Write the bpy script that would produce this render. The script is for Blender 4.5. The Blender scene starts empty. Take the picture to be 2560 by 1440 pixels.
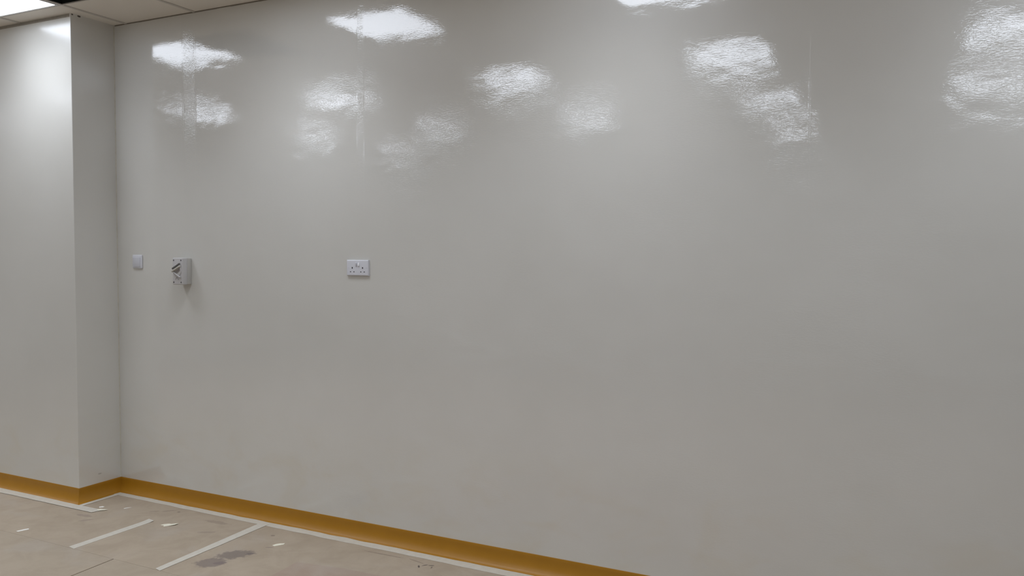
import bpy, bmesh, math, random
from mathutils import Matrix, Vector, noise as mnoise
S = bpy.context.scene
COL = S.collection
PI = math.pi

# ------------------------------------------------------------------ camera
cam_d = bpy.data.cameras.new('camera')
cam = bpy.data.objects.new('camera', cam_d)
COL.objects.link(cam)
S.camera = cam
cam_d.sensor_width = 36.0
cam_d.lens = 2011.79 / 2560.0 * 36.0
cam_d.clip_start = 0.05
R_ = Vector((0.89751, 0.44095, 0.00592))
U_ = Vector((-0.02530, 0.03808, 0.99895))
F_ = Vector((-0.44027, 0.89672, -0.04534))
cam.matrix_world = Matrix(((R_.x, U_.x, -F_.x, 4.6206), (R_.y, U_.y, -F_.y, -3.5767),
                           (R_.z, U_.z, -F_.z, 1.5904), (0, 0, 0, 1)))

# ------------------------------------------------------------------ world, exposure
w = bpy.data.worlds.new('world'); S.world = w; w.use_nodes = True
w.node_tree.nodes['Background'].inputs[0].default_value = (0.02, 0.02, 0.02, 1)
w.node_tree.nodes['Background'].inputs[1].default_value = 0.2
S.view_settings.view_transform = 'Standard'
S.view_settings.look = 'None'
S.view_settings.exposure = 0.09
S.view_settings.gamma = 1.0
S.view_settings.use_curve_mapping = False
LAMP = 4.35                     # radiance of the ceiling light diffusers
LAMP_COL = (0.90, 0.97, 1.09)
DOWN_W = 4.7                    # watts of each panel's downward beam

# ------------------------------------------------------------------ dimensions
H = 3.023                       # ceiling height
PD = 0.301                      # how far the pier stands out of the long wall
X0, X1, Y1 = -5.2, 6.7, -7.4    # room ends
GX, GY, CELL = 0.115, -0.44, 0.6
BASE_H, TOE = 0.092, 0.046


# ------------------------------------------------------------------ material helpers
class NT:
    def __init__(s, name):
        s.m = bpy.data.materials.new(name); s.m.use_nodes = True
        s.t = s.m.node_tree; s.n = s.t.nodes
        s.b = s.n['Principled BSDF']
        s.pos = None
    def new(s, k, **kw):
        x = s.n.new(k)
        for a, v in kw.items(): setattr(x, a, v)
        return x
    def put(s, sock, v):
        if isinstance(v, bpy.types.NodeSocket): s.t.links.new(v, sock)
        elif isinstance(v, (tuple, list)) and len(v) == 3 and sock.type == 'RGBA': sock.default_value = (*v, 1)
        else: sock.default_value = v
    def M(s, op, a, b=None, c=None, clamp=False):
        x = s.new('ShaderNodeMath', operation=op, use_clamp=clamp)
        s.put(x.inputs[0], a)
        if b is not None: s.put(x.inputs[1], b)
        if c is not None: s.put(x.inputs[2], c)
        return x.outputs[0]
    def P(s):
        if s.pos is None:
            g = s.new('ShaderNodeNewGeometry')
            sp = s.new('ShaderNodeSeparateXYZ'); s.t.links.new(g.outputs['Position'], sp.inputs[0])
            s.pos = (g.outputs['Position'], sp.outputs[0], sp.outputs[1], sp.outputs[2])
        return s.pos
    def noise(s, scale, detail=2.0, rough=0.5, stretch=(1, 1, 1), dist=0.0, off=(0, 0, 0)):
        mp = s.new('ShaderNodeMapping'); s.put(mp.inputs[0], s.P()[0])
        mp.inputs['Scale'].default_value = stretch; mp.inputs['Location'].default_value = off
        x = s.new('ShaderNodeTexNoise'); s.t.links.new(mp.outputs[0], x.inputs['Vector'])
        x.inputs['Scale'].default_value = scale; x.inputs['Detail'].default_value = detail
        x.inputs['Roughness'].default_value = rough; x.inputs['Distortion'].default_value = dist
        return x.outputs['Fac']
    def smooth(s, v, a, b, to0=0.0, to1=1.0):
        x = s.new('ShaderNodeMapRange', interpolation_type='SMOOTHSTEP')
        s.put(x.inputs[0], v); s.put(x.inputs[1], a); s.put(x.inputs[2], b)
        s.put(x.inputs[3], to0); s.put(x.inputs[4], to1)
        return x.outputs[0]
    def mix(s, f, a, b, mode='MIX'):
        x = s.new('ShaderNodeMix', data_type='RGBA', blend_type=mode)
        s.put(x.inputs[0], f); s.put(x.inputs[6], a); s.put(x.inputs[7], b)
        return x.outputs[2]
    def bump(s, h, distance=1.0, strength=1.0):
        x = s.new('ShaderNodeBump'); x.inputs['Strength'].default_value = strength
        x.inputs['Distance'].default_value = distance
        s.put(x.inputs['Height'], h)
        return x.outputs[0]
    def set(s, color=None, rough=None, spec=None, **kw):
        if color is not None: s.put(s.b.inputs['Base Color'], color)
        if rough is not None: s.put(s.b.inputs['Roughness'], rough)
        if spec is not None: s.put(s.b.inputs['Specular IOR Level'], spec)
        for k, v in kw.items(): s.put(s.b.inputs[k.replace('_', ' ')], v)
        return s.m


def plain(name, col, rough=0.5, spec=0.5, grain=0.0, gs=200.0):
    t = NT(name)
    c = col
    if grain:
        n = t.noise(gs, 2)
        c = t.mix(n, tuple(v * (1 - grain) for v in col), tuple(min(1, v * (1 + grain)) for v in col))
    return t.set(c, rough, spec)


# glossy hygienic wall cladding: welded sheets, slightly wavy, fine ripple in the gloss
def cladding(seams=True, coat=0.045):
    t = NT('wall_cladding' if seams else 'pier_cladding')
    P, x, y, z = t.P()
    # slow waves of the sheets
    big = t.noise(1.7, 1.0, 0.4, (1.0, 1.0, 1.5), 0.0, (1.9, 5, 9.1))
    mid = t.noise(6.0, 1.5, 0.5, (0.8, 0.8, 1.5), 0.3, (2.4, 6, 1.7))
    # ripple of the adhesive, patchy
    fine = t.noise(105.0, 2.0, 0.55, (0.6, 0.6, 1.6), 0.4)
    patch = t.smooth(t.noise(2.3, 1.0, 0.5, (1, 1, 1), 0.0, (7, 0, 5)), 0.35, 0.65, 0.45, 1.0)
    h = t.M('MULTIPLY', big, 0.0045 if seams else 0.002)
    h = t.M('MULTIPLY_ADD', mid, 0.0017 if seams else 0.0004, h)
    h = t.M('MULTIPLY_ADD', t.M('MULTIPLY', fine, patch), 0.00027 if seams else 0.00008, h)
    c = t.mix(t.smooth(t.noise(1.3, 3, 0.6), 0.3, 0.7), (0.674, 0.668, 0.628), (0.704, 0.698, 0.660))
    # yellowed patches low on the wall, of their own shape
    yel = t.M('MULTIPLY', t.smooth(t.noise(3.2, 3, 0.6, (1, 1, 1.6), 0.5, (1.2, 0, 0)), 0.42, 0.75),
              t.smooth(z, 0.25, 0.75, 1.0, 0.0))
    c = t.mix(t.M('MULTIPLY', yel, 0.38), c, (0.66, 0.60, 0.48))
    if not seams:                               # small gaps at the ceiling and a scuff on the return side
        for cy, cz, ry, rz in ((-0.288, H - 0.001, 0.007, 0.005), (-0.243, H - 0.001, 0.012, 0.006), (-0.155, 0.150, 0.014, 0.005)):
            u = t.M('DIVIDE', t.M('SUBTRACT', y, cy), ry); v = t.M('DIVIDE', t.M('SUBTRACT', z, cz), rz)
            rr = t.M('MULTIPLY_ADD', u, u, t.M('MULTIPLY', v, v))
            f = t.M('MULTIPLY', t.smooth(rr, 0.6, 1.2, 1.0 if cz > 1 else 0.3, 0.0), t.smooth(x, -0.004, -0.002))
            c = t.mix(f, c, (0.05, 0.04, 0.03))
    if seams:
        wr = t.noise(55.0, 3.0, 0.6, (1.0, 1, 1.3), 1.2)
        for (sx, hw, amp, z0, ed) in ((0.664, 0.055, 0.0006, 2.25, 0.00022), (1.945, 0.022, 0.0005, 2.2, 0.00015),
                                      (4.24, 0.004, 0.0001, 1.9, 0.00003)):
            d = t.M('ABSOLUTE', t.M('SUBTRACT', x, sx))
            band = t.smooth(d, hw * 0.75, hw, 1.0, 0.0)
            band = t.M('MULTIPLY', band, t.smooth(z, z0 - 0.9, z0, 0.0, 1.0))
            h = t.M('MULTIPLY_ADD', t.M('MULTIPLY', wr, band), amp, h)
            # the two raised edges of the weld strip
            e = t.smooth(t.M('ABSOLUTE', t.M('SUBTRACT', d, hw)), 0.0, 0.005, 1.0, 0.0)
            e = t.M('MULTIPLY', e, t.smooth(z, 1.2, 2.2, 0.15, 1.0))
            h = t.M('MULTIPLY_ADD', e, ed, h)
    t.put(t.b.inputs['Normal'], t.bump(h))
    t.put(t.b.inputs['Coat Normal'], t.bump(h))
    t.set(c, 0.38, 0.5, Coat_Weight=1.0, Coat_Roughness=coat, Coat_IOR=1.95)
    return t.m


# hardboard floor protection
def board(name, a, b, stains=False):
    t = NT(name)
    P, x, y, z = t.P()
    n1 = t.smooth(t.noise(5.5, 4, 0.65, (1, 1, 1), 0.6), 0.3, 0.7)
    c = t.mix(n1, a, b)
    n2 = t.noise(38, 3, 0.7)
    c = t.mix(t.smooth(n2, 0.64, 0.80, 0.0, 0.2), c, (0.30, 0.25, 0.20))
    pale = t.smooth(t.noise(3.0, 3, 0.6, (1, 1, 1), 0.4, (5, 3, 0)), 0.52, 0.72, 0.0, 0.35)
    c = t.mix(pale, c, (0.43, 0.38, 0.33))
    if stains:
        wob = t.noise(26, 3, 0.6)
        wob2 = t.noise(60, 3, 0.65, (1, 1, 1), 0, (9, 1, 0))
        for (cx, cy, ax, ay, rot, col, f) in (
                (1.512, -0.502, 0.090, 0.058, 0.80, (0.185, 0.153, 0.135), 0.75),
                (1.488, -0.640, 0.078, 0.060, 0.60, (0.195, 0.16, 0.142), 0.75),
                (1.530, -0.622, 0.035, 0.018, 0.6, (0.19, 0.15, 0.14), 0.7),
                (1.572, -0.460, 0.018, 0.010, 0.6, (0.16, 0.13, 0.12), 0.8),
                (0.63, -0.162, 0.045, 0.004, 0.75, (0.14, 0.11, 0.09), 0.75),
                (0.70, -0.150, 0.010, 0.008, 0.3, (0.14, 0.11, 0.09), 0.7),
                (0.56, -0.205, 0.030, 0.005, 0.6, (0.2, 0.16, 0.13), 0.6),
                (0.255, -0.45, 0.06, 0.018, 0.1, (0.25, 0.2, 0.165), 0.5),
                (0.34, -0.50, 0.04, 0.012, 0.9, (0.25, 0.2, 0.165), 0.5),
                (1.05, -0.18, 0.09, 0.02, 0.05, (0.26, 0.21, 0.165), 0.5),
                (1.12, -0.33, 0.05, 0.012, 0.5, (0.27, 0.22, 0.18), 0.5),
                (1.49, -0.20, 0.012, 0.01, 0.5, (0.16, 0.13, 0.11), 0.6),
                (1.60, -0.345, 0.022, 0.007, 0.5, (0.22, 0.18, 0.16), 0.6),
                (2.20, -0.150, 0.12, 0.004, 0.03, (0.13, 0.10, 0.085), 0.6),
                (2.40, -0.150, 0.05, 0.003, -0.2, (0.13, 0.10, 0.085), 0.6),
                (2.452, -0.205, 0.016, 0.005, 2.2, (0.08, 0.065, 0.06), 0.9),
                (2.470, -0.175, 0.018, 0.004, 0.9, (0.08, 0.065, 0.06), 0.9),
                (2.500, -0.165, 0.018, 0.005, 0.4, (0.08, 0.065, 0.06), 0.9),
                (2.515, -0.185, 0.012, 0.003, 1.8, (0.08, 0.065, 0.06), 0.8)):
            cr, sr = math.cos(rot), math.sin(rot)
            dx = t.M('SUBTRACT', x, cx); dy = t.M('SUBTRACT', y, cy)
            u = t.M('MULTIPLY_ADD', dy, sr / ax, t.M('MULTIPLY', dx, cr / ax))
            v = t.M('MULTIPLY_ADD', dy, cr / ay, t.M('MULTIPLY', dx, -sr / ay))
            r = t.M('SQRT', t.M('MULTIPLY_ADD', u, u, t.M('MULTIPLY', v, v)))
            r = t.M('MULTIPLY_ADD', t.M('SUBTRACT', wob, 0.5), 1.0, r)
            r = t.M('MULTIPLY_ADD', t.M('SUBTRACT', wob2, 0.5), 0.6, r)
            c = t.mix(t.smooth(r, 0.8, 1.15, f, 0.0), c, col)
    t.put(t.b.inputs['Normal'], t.bump(t.noise(140, 3), 0.0006))
    return t.set(c, 0.62, 0.3)


def tape_mat():
    t = NT('masking_tape_paper')
    c = t.mix(t.smooth(t.noise(30, 3, 0.6), 0.3, 0.7), (0.57, 0.535, 0.46), (0.61, 0.575, 0.50))
    t.put(t.b.inputs['Normal'], t.bump(t.noise(120, 2), 0.0006))
    return t.set(c, 0.55, 0.35)


def ochre_mat():
    t = NT('ochre_vinyl')
    c = t.mix(t.noise(9, 3, 0.6), (0.36, 0.165, 0.009), (0.41, 0.192, 0.013))
    t.put(t.b.inputs['Normal'], t.bump(t.noise(7, 2, 0.5, (1, 1, 1)), 0.003))
    return t.set(c, 0.36, 0.42)


def tile_mat():
    t = NT('ceiling_tile')
    c = t.mix(t.noise(220, 2, 0.6), (0.80, 0.76, 0.69), (0.84, 0.80, 0.73))
    t.put(t.b.inputs['Normal'], t.bump(t.noise(300, 2), 0.0005))
    return t.set(c, 0.9, 0.1)


def emis_mat():
    t = NT('light_diffuser')
    t.set((0.8, 0.8, 0.8), 0.5)
    t.put(t.b.inputs['Emission Color'], LAMP_COL)
    t.put(t.b.inputs['Emission Strength'], LAMP)
    return t.m


MAT = dict(
    wall=cladding(True), pier=cladding(False, 0.2), tile=tile_mat(), emis=emis_mat(), tape=tape_mat(), ochre=ochre_mat(),
    bar=plain('ceiling_bar_paint', (0.60, 0.57, 0.52), 0.5, 0.2),
    dark=plain('void_dark', (0.022, 0.028, 0.026), 0.8, 0.2),
    raw=plain('bare_plaster', (0.36, 0.335, 0.29), 0.9, 0.1, 0.15, 60),
    seal=plain('corner_sealant', (0.60, 0.58, 0.50), 0.5, 0.4, 0.2, 25),
    floor=board('floor_hardboard', (0.335, 0.275, 0.22), (0.40, 0.335, 0.275)),
    frame=plain('light_frame_paint', (0.72, 0.72, 0.72), 0.4),
    white=plain('white_plastic', (0.70, 0.71, 0.76), 0.28, 0.5),
    white2=plain('bright_white_plastic', (0.86, 0.87, 0.90), 0.25, 0.5),
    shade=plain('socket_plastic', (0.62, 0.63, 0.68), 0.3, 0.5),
    iso=plain('isolator_grey_plastic', (0.56, 0.55, 0.55), 0.4, 0.4),
    iso2=plain('isolator_base_plastic', (0.50, 0.49, 0.46), 0.45, 0.4),
    knob=plain('isolator_knob_plastic', (0.54, 0.52, 0.47), 0.4, 0.4),
    hole=plain('dark_hole', (0.02, 0.02, 0.022), 0.7, 0.2),
    joint=plain('ceiling_joint', (0.26, 0.235, 0.20), 0.9, 0.1),
    slot=plain('slot_shadow_plastic', (0.13, 0.125, 0.115), 0.5, 0.3),
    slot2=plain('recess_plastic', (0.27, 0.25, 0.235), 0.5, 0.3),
    mark=plain('grey_mark', (0.30, 0.30, 0.31), 0.5, 0.3),
    screw=plain('dull_screw_metal', (0.12, 0.11, 0.115), 0.4, 0.5),
    scrap=plain('cream_scrap', (0.80, 0.77, 0.63), 0.7, 0.3, 0.08, 80),
    scrapw=plain('white_scrap', (0.82, 0.80, 0.74), 0.7, 0.3, 0.05, 80),
)


# ------------------------------------------------------------------ mesh helpers
def link(name, bm, mat, parent=None, smooth=False, sharp=0.6):
    me = bpy.data.meshes.new(name)
    bmesh.ops.recalc_face_normals(bm, faces=bm.faces[:])
    if smooth:
        for f in bm.faces: f.smooth = True
        for e in bm.edges:
            if len(e.link_faces) == 2 and e.calc_face_angle(0) > sharp: e.smooth = False
    bm.to_mesh(me); bm.free()
    for m in (mat if isinstance(mat, (list, tuple)) else [mat]): me.materials.append(m)
    o = bpy.data.objects.new(name, me); COL.objects.link(o)
    if parent: o.parent = parent
    return o


def struct(o): o['kind'] = 'structure'; return o


def tag(o, label, cat, group=None):
    o['label'] = label; o['category'] = cat
    if group: o['group'] = group
    return o


def thing(name, loc, label, cat, group=None):
    o = bpy.data.objects.new(name, None); COL.objects.link(o)
    o.empty_display_size = 0.05; o.location = loc
    return tag(o, label, cat, group)


def box(bm, a, b, bevel=0.0, seg=3, mtx=None):
    r = bmesh.ops.create_cube(bm, size=1.0)
    vs = r['verts']
    for v in vs:
        v.co = Vector([(a[i] + b[i]) / 2 + v.co[i] * (b[i] - a[i]) for i in range(3)])
    if bevel:
        es = list({e for v in vs for e in v.link_edges})
        rr = bmesh.ops.bevel(bm, geom=es, offset=bevel, segments=seg, profile=0.5, affect='EDGES')
        vs = list({v for f in rr['faces'] for v in f.verts} | {v for v in vs if v.is_valid})
    if mtx is not None:
        for v in vs: v.co = mtx @ v.co
    return vs


def prism(bm, pts, z0, z1):
    """closed polygon in x,y carried from z0 to z1"""
    lo = [bm.verts.new((p[0], p[1], z0)) for p in pts]
    hi = [bm.verts.new((p[0], p[1], z1)) for p in pts]
    n = len(pts)
    bm.faces.new(lo[::-1]); bm.faces.new(hi)
    for i in range(n): bm.faces.new((lo[i], lo[(i + 1) % n], hi[(i + 1) % n], hi[i]))


def disc(bm, c, r, y0, y1, n=32, bevel=0.0):
    """short cylinder whose axis runs out of the wall (y)"""
    rings = [(r, y0), (r, y1 + bevel if bevel else y1)]
    if bevel: rings += [(r - bevel * 0.3, y1 + bevel * 0.3), (r - bevel, y1)]
    prev = None
    for k, (rr, yy) in enumerate(rings):
        cur = [bm.verts.new((c[0] + rr * math.cos(2 * PI * i / n), yy, c[1] + rr * math.sin(2 * PI * i / n))) for i in range(n)]
        if prev:
            for i in range(n): bm.faces.new((prev[i], prev[(i + 1) % n], cur[(i + 1) % n], cur[i]))
        else: bm.faces.new(cur)
        prev = cur
    bm.faces.new(prev)


# ------------------------------------------------------------------ setting: walls, floor
bm = bmesh.new(); box(bm, (-0.05, 0, 0), (X1, 0.12, H + 0.02))
struct(link('wall_back', bm, MAT['wall']))

bm = bmesh.new()
prism(bm, [(X0, -PD), (0, -PD), (0, 0.0), (0, 0.12), (X0, 0.12)], 0, H + 0.004)
ed = [e for e in bm.edges if abs(e.verts[0].co.x) < 1e-5 and abs(e.verts[1].co.x) < 1e-5
      and abs(e.verts[0].co.y + PD) < 1e-5 and abs(e.verts[1].co.y + PD) < 1e-5]
bmesh.ops.bevel(bm, geom=ed, offset=0.0035, segments=4, profile=0.5, affect='EDGES')
struct(link('wall_pier', bm, MAT['pier'], smooth=True, sharp=0.5))

# bare strip between the cladding and the ceiling on the pier face
bm = bmesh.new(); box(bm, (X0, -PD - 0.0015, H - 0.017), (-0.010, -PD + 0.002, H))
struct(link('trim_1', bm, MAT['raw']))
# sealant bead in the inner corner
bm = bmesh.new()
N = 40
ring = []
for k in range(N + 1):
    z = BASE_H + (H - BASE_H) * k / N
    r = 0.0028 + 0.0005 * mnoise.noise(Vector((0, 0, z * 7)))
    ring.append([bm.verts.new((r * 1.4 * math.cos(a), -r * 1.4 * math.sin(a), z)) for a in (0, PI / 8, PI / 4, 3 * PI / 8, PI / 2)])
for k in range(N):
    for i in range(4): bm.faces.new((ring[k][i], ring[k][i + 1], ring[k + 1][i + 1], ring[k + 1][i]))
struct(link('trim_2', bm, MAT['seal'], smooth=True))

# thin dark strip painted as the gap shadow between the long wall and the ceiling
bm = bmesh.new()
for k in range(60):
    xa = 0.01 + (X1 - 0.02) * k / 60; t_ = 0.003 + 0.0022 * mnoise.noise(Vector((k * 0.7, 2, 0)))
    box(bm, (xa, -0.0015, H - t_), (xa + (X1 - 0.02) / 60, 0.001, H + 0.004))
struct(link('trim_3', bm, MAT['joint']))
bm = bmesh.new(); box(bm, (X0 - 0.12, Y1, 0), (X0, 0.12, H + 0.02)); struct(link('wall_left', bm, MAT['pier']))
bm = bmesh.new(); box(bm, (X1, Y1, 0), (X1 + 0.12, 0.12, H + 0.02)); struct(link('wall_right', bm, MAT['pier']))
bm = bmesh.new(); box(bm, (X0 - 0.12, Y1 - 0.12, 0), (X1 + 0.12, Y1, H + 0.02)); struct(link('wall_front', bm, MAT['pier']))
bm = bmesh.new(); box(bm, (X0 - 0.12, Y1 - 0.12, -0.1), (X1 + 0.12, 0.12, 0)); struct(link('floor', bm, MAT['floor']))


# coved skirting: profile swept along a path
def cove(name, path):
    prof = [(0.0, 0.0), (TOE, 0.0), (TOE, 0.0022)]
    for k in range(1, 9):                       # concave quarter from the toe up to the wall
        a = PI / 2 * k / 8
        prof.append((0.004 + (TOE - 0.004) * (1 - math.sin(a)), 0.0022 + 0.074 * (1 - math.cos(a))))
    prof += [(0.0035, BASE_H - 0.002), (0.0025, BASE_H), (0.0, BASE_H)]
    bm = bmesh.new(); rows = []
    for i, p in enumerate(path):
        ds = []
        if i > 0: d = (Vector(p) - Vector(path[i - 1])).normalized(); ds.append(Vector((d.y, -d.x)))
        if i < len(path) - 1: d = (Vector(path[i + 1]) - Vector(p)).normalized(); ds.append(Vector((d.y, -d.x)))
        nrm = ds[0] if len(ds) == 1 else (ds[0] + ds[1]) / (1 + ds[0].dot(ds[1]))
        rows.append([bm.verts.new((p[0] + nrm.x * o, p[1] + nrm.y * o, z)) for o, z in prof])
    for a, b in zip(rows, rows[1:]):
        for i in range(len(prof) - 1): bm.faces.new((a[i], a[i + 1], b[i + 1], b[i]))
    bm.faces.new(rows[0]); bm.faces.new(rows[-1][::-1])
    return struct(link(name, bm, MAT['ochre'], smooth=True, sharp=0.5))


cove('baseboard_pier', [(X0, -PD), (0, -PD), (0, 0)])
cove('baseboard_back', [(0.0005, 0), (X1, 0)])

# ------------------------------------------------------------------ ceiling: lay-in tiles, grid, one missing tile
xs = [X0]
k = math.ceil((X0 - GX) / CELL)
while GX + k * CELL < X1 - 0.05: xs.append(GX + k * CELL); k += 1
xs.append(X1)
ys = [0.0]
k = 0
while GY - k * CELL > Y1 + 0.05: ys.append(GY - k * CELL); k += 1
ys.append(Y1)
LIGHTS = []
for row in range(4):
    for col in range(-2, 4):
        if (row, col) == (2, -2) or (row == 3 and col not in (-1, 2)): continue     # no panel shows there
        LIGHTS.append((GX - 0.6 + 1.8 * col, GY - 1.8 * row, row, col))
light_cells = {(round(a, 2), round(b, 2)) for a, b, _, _ in LIGHTS}
VOID = (round(GX, 2), round(GY, 2))
bm = bmesh.new()
for i in range(len(xs) - 1):
    for j in range(len(ys) - 1):
        key = (round(xs[i], 2), round(ys[j], 2))
        if key in light_cells or key == VOID: continue
        a, b = xs[i], xs[i + 1]; c, d = ys[j + 1], ys[j]
        box(bm, (a + 0.001, c + 0.001, H + 0.004), (b - 0.001, d - 0.001, H + 0.02))
ceiling = struct(link('ceiling', bm, MAT['tile']))
bm = bmesh.new()
for x in xs[1:-1]: box(bm, (x - 0.0095, Y1, H - 0.001), (x + 0.0095, -0.002 if x > 0 else -PD - 0.002, H + 0.0045))
for y in ys[1:-1]:
    parts = [(X0, X1)] if abs(y - GY) > 0.01 else [(X0, GX - 0.0095), (GX + CELL, X1)]
    for a, b in parts: box(bm, (a, y - 0.0095, H - 0.0005), (b, y + 0.0095, H + 0.004))
box(bm, (GX, GY, H - 0.0005), (GX + CELL, GY + 0.0095, H + 0.004))      # only the wall side of the bar is left here
link('ceiling_grid', bm, MAT['bar'], ceiling)
bm = bmesh.new()                                # dark space above the missing tile
a, b, c, d = GX, GX + CELL, GY - CELL, GY
z0, z1 = H + 0.005, H + 0.55
for pts in (((a, c, z1), (b, c, z1), (b, d, z1), (a, d, z1)), ((a, c, z0), (b, c, z0), (b, c, z1), (a, c, z1)),
            ((a, d, z0), (b, d, z0), (b, d, z1), (a, d, z1)), ((a, c, z0), (a, d, z0), (a, d, z1), (a, c, z1)),
            ((b, c, z0), (b, d, z0), (b, d, z1), (b, c, z1))):
    bm.faces.new([bm.verts.new(p) for p in pts])
vl = link('ceiling_void', bm, MAT['dark'], ceiling); vl['label'] = 'dark open space above a missing ceiling tile'
bm = bmesh.new(); box(bm, (X0 - 0.12, Y1 - 0.12, H + 0.6), (X1 + 0.12, 0.12, H + 0.7))
link('ceiling_slab', bm, MAT['dark'], ceiling)

# ------------------------------------------------------------------ ceiling lights
ROWS = ['row nearest long wall', 'second row from long wall', 'third row from long wall', 'row furthest from long wall']
COLS = {-2: 'far left', -1: 'left of pier corner', 0: 'level with pier corner',
        1: 'level with double socket', 2: 'level with mid wall', 3: 'furthest right'}
src = None


def ceiling_light():
    root = thing('ceiling_light', (0, 0, 0), '', 'ceiling light', 'square ceiling light panels')
    q, wd = CELL - 0.012, 0.012
    bm = bmesh.new()
    e0 = 0.006
    box(bm, (e0, -q, -0.003), (e0 + wd, -e0, 0.03)); box(bm, (q - wd, -q, -0.003), (q, -e0, 0.03))
    box(bm, (e0 + wd, -e0 - wd, -0.003), (q - wd, -e0, 0.03)); box(bm, (e0 + wd, -q, -0.003), (q - wd, -q + wd, 0.03))
    link('frame', bm, MAT['frame'], root)
    bm = bmesh.new()
    i0, i1, r = e0 + wd, q - wd, 0.012
    pts = []
    for cx, cy, a0 in ((i1 - r, -i0 - r, 0), (i0 + r, -i0 - r, PI / 2), (i0 + r, -i1 + r, PI), (i1 - r, -i1 + r, 3 * PI / 2)):
        for k in range(5):
            a = a0 + PI / 2 * k / 4
            pts.append((cx + r * math.cos(a), cy + r * math.sin(a)))
    f = bm.faces.new([bm.verts.new((p[0], p[1], -0.001)) for p in pts])
    if f.normal.z > 0: f.normal_flip()
    link('diffuser', bm, MAT['emis'], root)
    ld = bpy.data.lights.new('panel_beam', 'AREA')      # the panel's downward-weighted beam
    ld.shape = 'SQUARE'; ld.size = 0.54; ld.energy = DOWN_W; ld.color = (0.93, 0.98, 1.07); ld.spread = math.radians(114)
    lo = bpy.data.objects.new('panel_beam', ld); COL.objects.link(lo)
    lo.parent = root; lo.location = (0.3, -0.3, -0.004)
    return root


src = ceiling_light()
first = True
for (lx, ly, row, col) in LIGHTS:
    if first: o = src; first = False
    else:
        o = src.copy(); COL.objects.link(o)
        for ch in src.children:
            c = ch.copy(); c.parent = o; COL.objects.link(c)
    o.location = (lx, ly, H)
    if (row, col) == (0, 0):
        o['label'] = 'bright square ceiling light beside pier corner, next to dark missing tile'
    else:
        o['label'] = 'square ceiling light, %s, %s' % (ROWS[row], COLS[col])

# ------------------------------------------------------------------ floor protection boards
BZ = 0.003
B_a, B_b = (0.372, 0.304, 0.226), (0.424, 0.351, 0.268)
m_main = board('hardboard', B_a, B_b, True)
m_pink = board('hardboard_pinkish', (0.364, 0.281, 0.218), (0.394, 0.311, 0.244), False)
m_far = board('hardboard_greyed', (0.364, 0.301, 0.225), (0.407, 0.340, 0.260), False)
GB = 'hardboard floor protection sheets'
BOARDS = [
    ('beige hardboard sheet wrapping round the foot of the pier', m_main, BZ,
     [(X0 + 0.3, -0.8292), (1.322, -0.8292), (1.322, -0.062), (0.064, -0.062), (0.064, -0.363), (X0 + 0.3, -0.363)]),
    ('long beige stained hardboard sheet beside the ochre skirting, right of both cross tapes', m_main, BZ,
     [(1.3235, -0.8296), (6.2, -0.8296), (6.2, -0.062), (1.3235, -0.062)]),
    ('greyed hardboard sheet in the bottom left corner of the floor', m_far, BZ,
     [(X0 + 0.3, -2.04), (1.040, -2.04), (1.001, -0.8305), (X0 + 0.3, -0.8305)]),
    ('hardboard sheet right of the dark crease, below the cross tapes', m_far, BZ,
     [(1.046, -2.04), (3.0, -2.04), (3.0, -0.8305), (1.009, -0.8305)]),
    ('pinkish hardboard sheet lapped over the others at bottom centre', m_pink, BZ + 0.0022,
     [(1.93, -1.6), (4.2, -1.6), (4.2, -0.335), (2.14, -0.398), (1.868, -0.442)]),
]
for lab, m, z, pts in BOARDS:
    bm = bmesh.new(); prism(bm, pts, 0.0 if z == BZ else BZ, z)
    tag(link('hardboard_sheet', bm, m), lab, 'floor board', GB)


# ------------------------------------------------------------------ masking tape
def tape(p0, p1, wd, z, label, seed, w1=None, ragged=0.002, e0=0.0, e1=0.0, lift=0.0):
    rnd = random.Random(seed)
    a, b = Vector(p0), Vector(p1)
    L = (b - a).length; d = (b - a) / L; n = Vector((-d.y, d.x))
    N = max(6, int(L / 0.03)); bm = bmesh.new(); rows = []
    for i in range(N + 1):
        t = i / N
        ww = wd + ((w1 if w1 is not None else wd) - wd) * t
        wob = 0.0025 * mnoise.noise(Vector((t * L * 2.1, seed, 0)))
        c = a + d * (t * L) + n * wob
        zz = z + lift * max(0, (t - 0.9) / 0.1) ** 2
        r = []
        for s in (-1, 1):
            q = c + n * s * (ww / 2 + ragged * mnoise.noise(Vector((t * L * 9, seed * 3 + s, 1))))
            if i == 0: q += d * (s * e0 + rnd.uniform(-.003, .003))
            if i == N: q += d * (s * e1 + rnd.uniform(-.003, .003))
            for dz in (0.0, 0.0006): r.append(bm.verts.new((q.x, q.y, zz + dz)))
        rows.append(r)
    for r, s in zip(rows, rows[1:]):
        bm.faces.new((r[1], r[3], s[3], s[1])); bm.faces.new((r[0], s[0], s[2], r[2]))
        bm.faces.new((r[0], r[1], s[1], s[0])); bm.faces.new((r[2], s[2], s[3], r[3]))
    bm.faces.new((rows[0][0], rows[0][2], rows[0][3], rows[0][1]))
    bm.faces.new((rows[-1][0], rows[-1][1], rows[-1][3], rows[-1][2]))
    return tag(link('masking_tape', bm, MAT['tape']), label, 'tape', 'masking tape strips on the floor')


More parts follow.
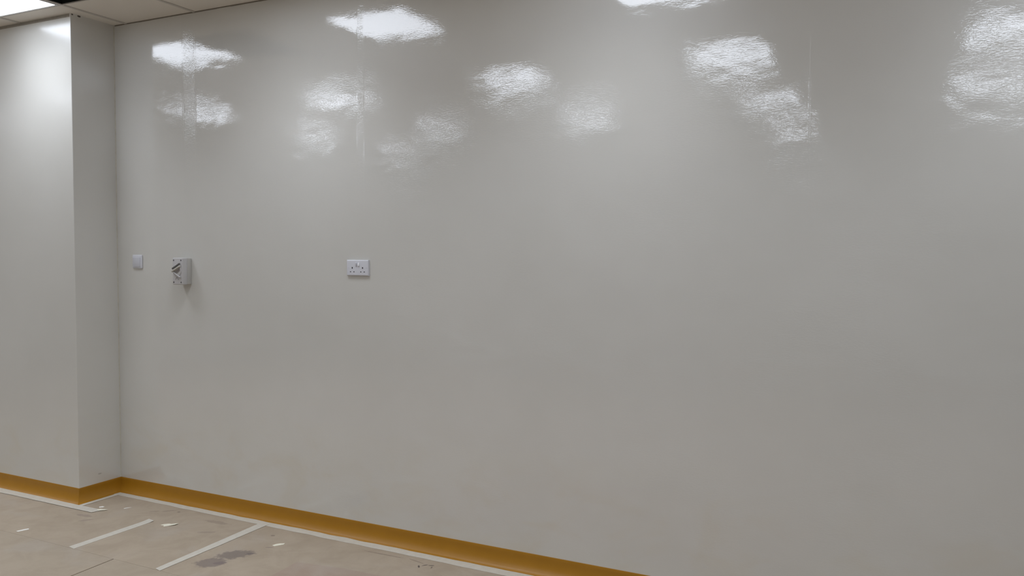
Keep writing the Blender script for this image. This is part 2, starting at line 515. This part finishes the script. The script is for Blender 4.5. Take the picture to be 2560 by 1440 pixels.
tape((0.042, -0.0655), (6.3, -0.094), 0.046, BZ + 0.0004, 'long pale masking tape strip along the foot of the long wall skirting', 3, 0.08, 0.005)
tape((X0 + 0.3, -0.384), (0.255, -0.369), 0.078, BZ + 0.0022, 'pale masking tape strip along the pier face, running past its corner', 5, 0.060, 0.004, 0, 0.01)
tape((0.066, -0.345), (0.066, -0.050), 0.034, BZ + 0.0012, 'short pale masking tape strip along the return side of the pier', 8)
tape((0.669, -0.826), (0.681, -0.332), 0.052, BZ + 0.0004, 'masking tape strip across the floor with a lifted free end, nearer the pier', 11, 0.052, 0.0015, 0.004, 0.006, 0.004)
tape((1.322, -0.826), (1.312, -0.075), 0.042, BZ + 0.0012, 'masking tape strip across the floor joining the tape along the wall', 14, 0.062, 0.0015, 0.004, 0)


# ------------------------------------------------------------------ debris
def scrap(loc, pts, z, mat, label, curl=0.0, name='scrap'):
    bm = bmesh.new()
    pts = [(x * 1.15, y * 1.2) for x, y in pts]
    bot = [bm.verts.new((p[0], p[1], curl * max(0, p[0]) ** 2 * 300)) for p in pts]
    top = [bm.verts.new((p[0], p[1], 0.0012 + curl * max(0, p[0]) ** 2 * 300)) for p in pts]
    n = len(pts)
    c0 = bm.verts.new((0, 0, 0)); c1 = bm.verts.new((0, 0, 0.0016))
    for i in range(n):
        j = (i + 1) % n
        bm.faces.new((bot[i], bot[j], top[j], top[i])); bm.faces.new((top[i], top[j], c1)); bm.faces.new((bot[j], bot[i], c0))
    o = link(name, bm, mat); o.location = (loc[0], loc[1], z)
    return tag(o, label, 'scrap', 'torn scraps on the floor')


scrap((0.832, -0.336), [(-.034, -.022), (-.012, -.020), (0.0, -.032), (.014, -.018), (.036, .004), (.038, .026), (.016, .022),
                        (.004, .012), (-.010, .010), (-.026, -.006)], BZ, MAT['scrap'],
      'largest cream paper scrap, between the two cross tapes', 0.008, 'paper_scrap')
scrap((0.180, -0.772), [(-.016, -.024), (.000, -.026), (.016, .018), (.002, .024), (-.008, .006)], BZ, MAT['scrapw'],
      'small white strip of paper at the left edge of the floor', 0, 'paper_scrap')
scrap((1.613, -0.292), [(-.018, -.020), (-.002, -.024), (.010, -.008), (.024, .008), (.018, .024), (-.002, .014), (-.014, .000)],
      BZ, MAT['scrap'], 'cream paper scrap right of the cross tapes, above the grey stain', 0.004, 'paper_scrap')
scrap((0.203, -0.298), [(-.014, -.004), (.000, -.012), (.013, -.002), (.010, .010), (-.006, .010)], BZ, MAT['scrapw'],
      'tiny white paper flake just behind the tape end at the pier corner', 0, 'paper_scrap')
scrap((0.358, -0.238), [(-.010, -.014), (-.001, -.016), (.006, .000), (.012, .016), (.004, .010), (-.006, -.002)], BZ, MAT['scrapw'],
      'tiny pale curled flake on the boards right of the pier corner', 0, 'paper_scrap')
scrap((0.262, -0.341), [(-.026, -.010), (-.004, -.014), (.018, .002), (.026, .016), (.006, .012), (-.020, .006)], BZ + 0.0032, MAT['scrap'],
      'yellowish paper scrap stuck on the tape end past the pier corner', 0, 'paper_scrap')

# ------------------------------------------------------------------ blank wall plate near the corner
wp = thing('wall_plate', (0.193, 0, 1.511), 'small square white plate on the wall nearest the corner, left of the grey isolator', 'wall plate')
bm = bmesh.new(); box(bm, (-0.043, -0.009, -0.043), (0.043, 0.0, 0.043), 0.004, 3)
link('plate', bm, MAT['white'], wp, True)
bm = bmesh.new(); box(bm, (-0.033, -0.0125, -0.034), (0.031, -0.008, 0.029), 0.002, 2)
p = link('centre_panel', bm, MAT['shade'], wp, True)

# ------------------------------------------------------------------ rotary isolator
iso = thing('isolator_switch', (0.627, 0, 1.4575), 'grey surface mounted isolator box with a rotary handle, between the two white plates', 'isolator')
hx, hz, dp = 0.041, 0.081, 0.073
bm = bmesh.new(); box(bm, (-hx, -0.034, -hz), (hx, 0.0, hz), 0.005, 3)
link('base', bm, MAT['iso2'], iso, True)
bm = bmesh.new(); box(bm, (-hx - 0.0012, -dp, -hz - 0.0012), (hx + 0.0012, -0.033, hz + 0.0012), 0.006, 4)
link('cover', bm, MAT['iso'], iso, True)
for sx in (-1, 1):
    for sz in (-1, 1):
        bm = bmesh.new()
        disc(bm, (sx * 0.031, sz * 0.067), 0.0048, -dp + 0.002, -dp - 0.0008, 16)
        s = link('screw', bm, MAT['screw'], iso, True)
dial_z = 0.006
bm = bmesh.new(); disc(bm, (0, dial_z), 0.036, -dp + 0.001, -dp - 0.005, 48, 0.002)
dial = link('dial', bm, MAT['iso'], iso, True)
# grip bar rising to the right
bm = bmesh.new()
mt = Matrix.Translation((0, 0, dial_z + 0.010)) @ Matrix.Rotation(-math.radians(27), 4, 'Y')
box(bm, (-0.040, -dp - 0.017, -0.0050), (0.038, -dp - 0.004, 0.0050), 0.003, 3, mt)
link('handle', bm, MAT['knob'], dial, True)
bm = bmesh.new()  # raised dark bar, coloured as the shade in a slot above the handle
mt = Matrix.Translation((-0.003, 0, dial_z + 0.0255)) @ Matrix.Rotation(-math.radians(27), 4, 'Y')
box(bm, (-0.036, -dp - 0.012, -0.0045), (0.036, -dp - 0.004, 0.0045), 0.001, 1, mt)
link('slot', bm, MAT['slot'], dial)
bm = bmesh.new()                                # dark plate in place of the shade between handle and lower ridge
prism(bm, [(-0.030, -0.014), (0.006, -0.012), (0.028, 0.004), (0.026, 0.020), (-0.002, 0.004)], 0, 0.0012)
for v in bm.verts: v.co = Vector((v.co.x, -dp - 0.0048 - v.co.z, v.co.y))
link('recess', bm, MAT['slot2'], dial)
# lower ridge falling to the right
bm = bmesh.new()
mt = Matrix.Translation((0.002, 0, dial_z - 0.026)) @ Matrix.Rotation(math.radians(30), 4, 'Y')
box(bm, (-0.039, -dp - 0.012, -0.003), (0.034, -dp - 0.001, 0.003), 0.002, 2, mt)
link('ridge', bm, MAT['iso'], iso, True)
bm = bmesh.new()
for s in (-1, 1):
    mt = Matrix.Translation((s * 0.006 - 0.004, 0, -0.043)) @ Matrix.Rotation(s * math.radians(50), 4, 'Y')
    box(bm, (-0.010, -dp - 0.0012, -0.0014), (0.010, -dp + 0.001, 0.0014), 0, 1, mt)
link('arrow_mark', bm, MAT['mark'], iso)

# ------------------------------------------------------------------ double socket outlet
so = thing('socket_outlet', (1.931, 0, 1.496), 'white double wall socket with two switches, right of the grey isolator', 'socket')
bm = bmesh.new(); box(bm, (-0.073, -0.012, -0.043), (0.073, 0.0, 0.043), 0.0, 1)
fr = [e for e in bm.edges if all(v.co.y < -0.01 for v in e.verts)]
bmesh.ops.bevel(bm, geom=fr, offset=0.0065, segments=4, profile=0.55, affect='EDGES')
ve = [e for e in bm.edges if abs(e.verts[0].co.y - e.verts[1].co.y) > 0.004 and abs(e.verts[0].co.x) > 0.072 and abs(e.verts[0].co.z) > 0.042]
link('plate', bm, MAT['white'], so, True)


def ellipse_pad(bm, cx, cz, w2, h2, y):
    box(bm, (cx - w2, y - 0.0006, cz - h2), (cx + w2, y + 0.001, cz + h2))


for cx in (-0.0345, 0.0345):
    for k, (dx, dz, a, b) in enumerate(((0, 0.000, 0.0030, 0.0045), (-0.0115, -0.0215, 0.0036, 0.0020), (0.0115, -0.0215, 0.0036, 0.0020))):
        bm = bmesh.new(); ellipse_pad(bm, cx + dx, dz, a, b, -0.012)
        link('pin_hole', bm, MAT['hole'], so)
for cx, tilt, m in ((-0.0075, 6, 'shade'), (0.0085, -9, 'white2')):  # one rocker darker, one paler: light on their tilt put into colour
    bm = bmesh.new()
    mt = Matrix.Translation((cx, -0.0125, 0.019)) @ Matrix.Rotation(math.radians(tilt), 4, 'X')
    box(bm, (-0.0052, -0.0034, -0.009), (0.0052, 0.002, 0.009), 0.0012, 2, mt)
    link('rocker_switch', bm, MAT[m], so, True)
for cx in (-0.0602, 0.0602):
    bm = bmesh.new(); disc(bm, (cx, 0.0), 0.0028, -0.011, -0.0126, 16)
    link('screw_cap', bm, MAT['shade'], so, True)
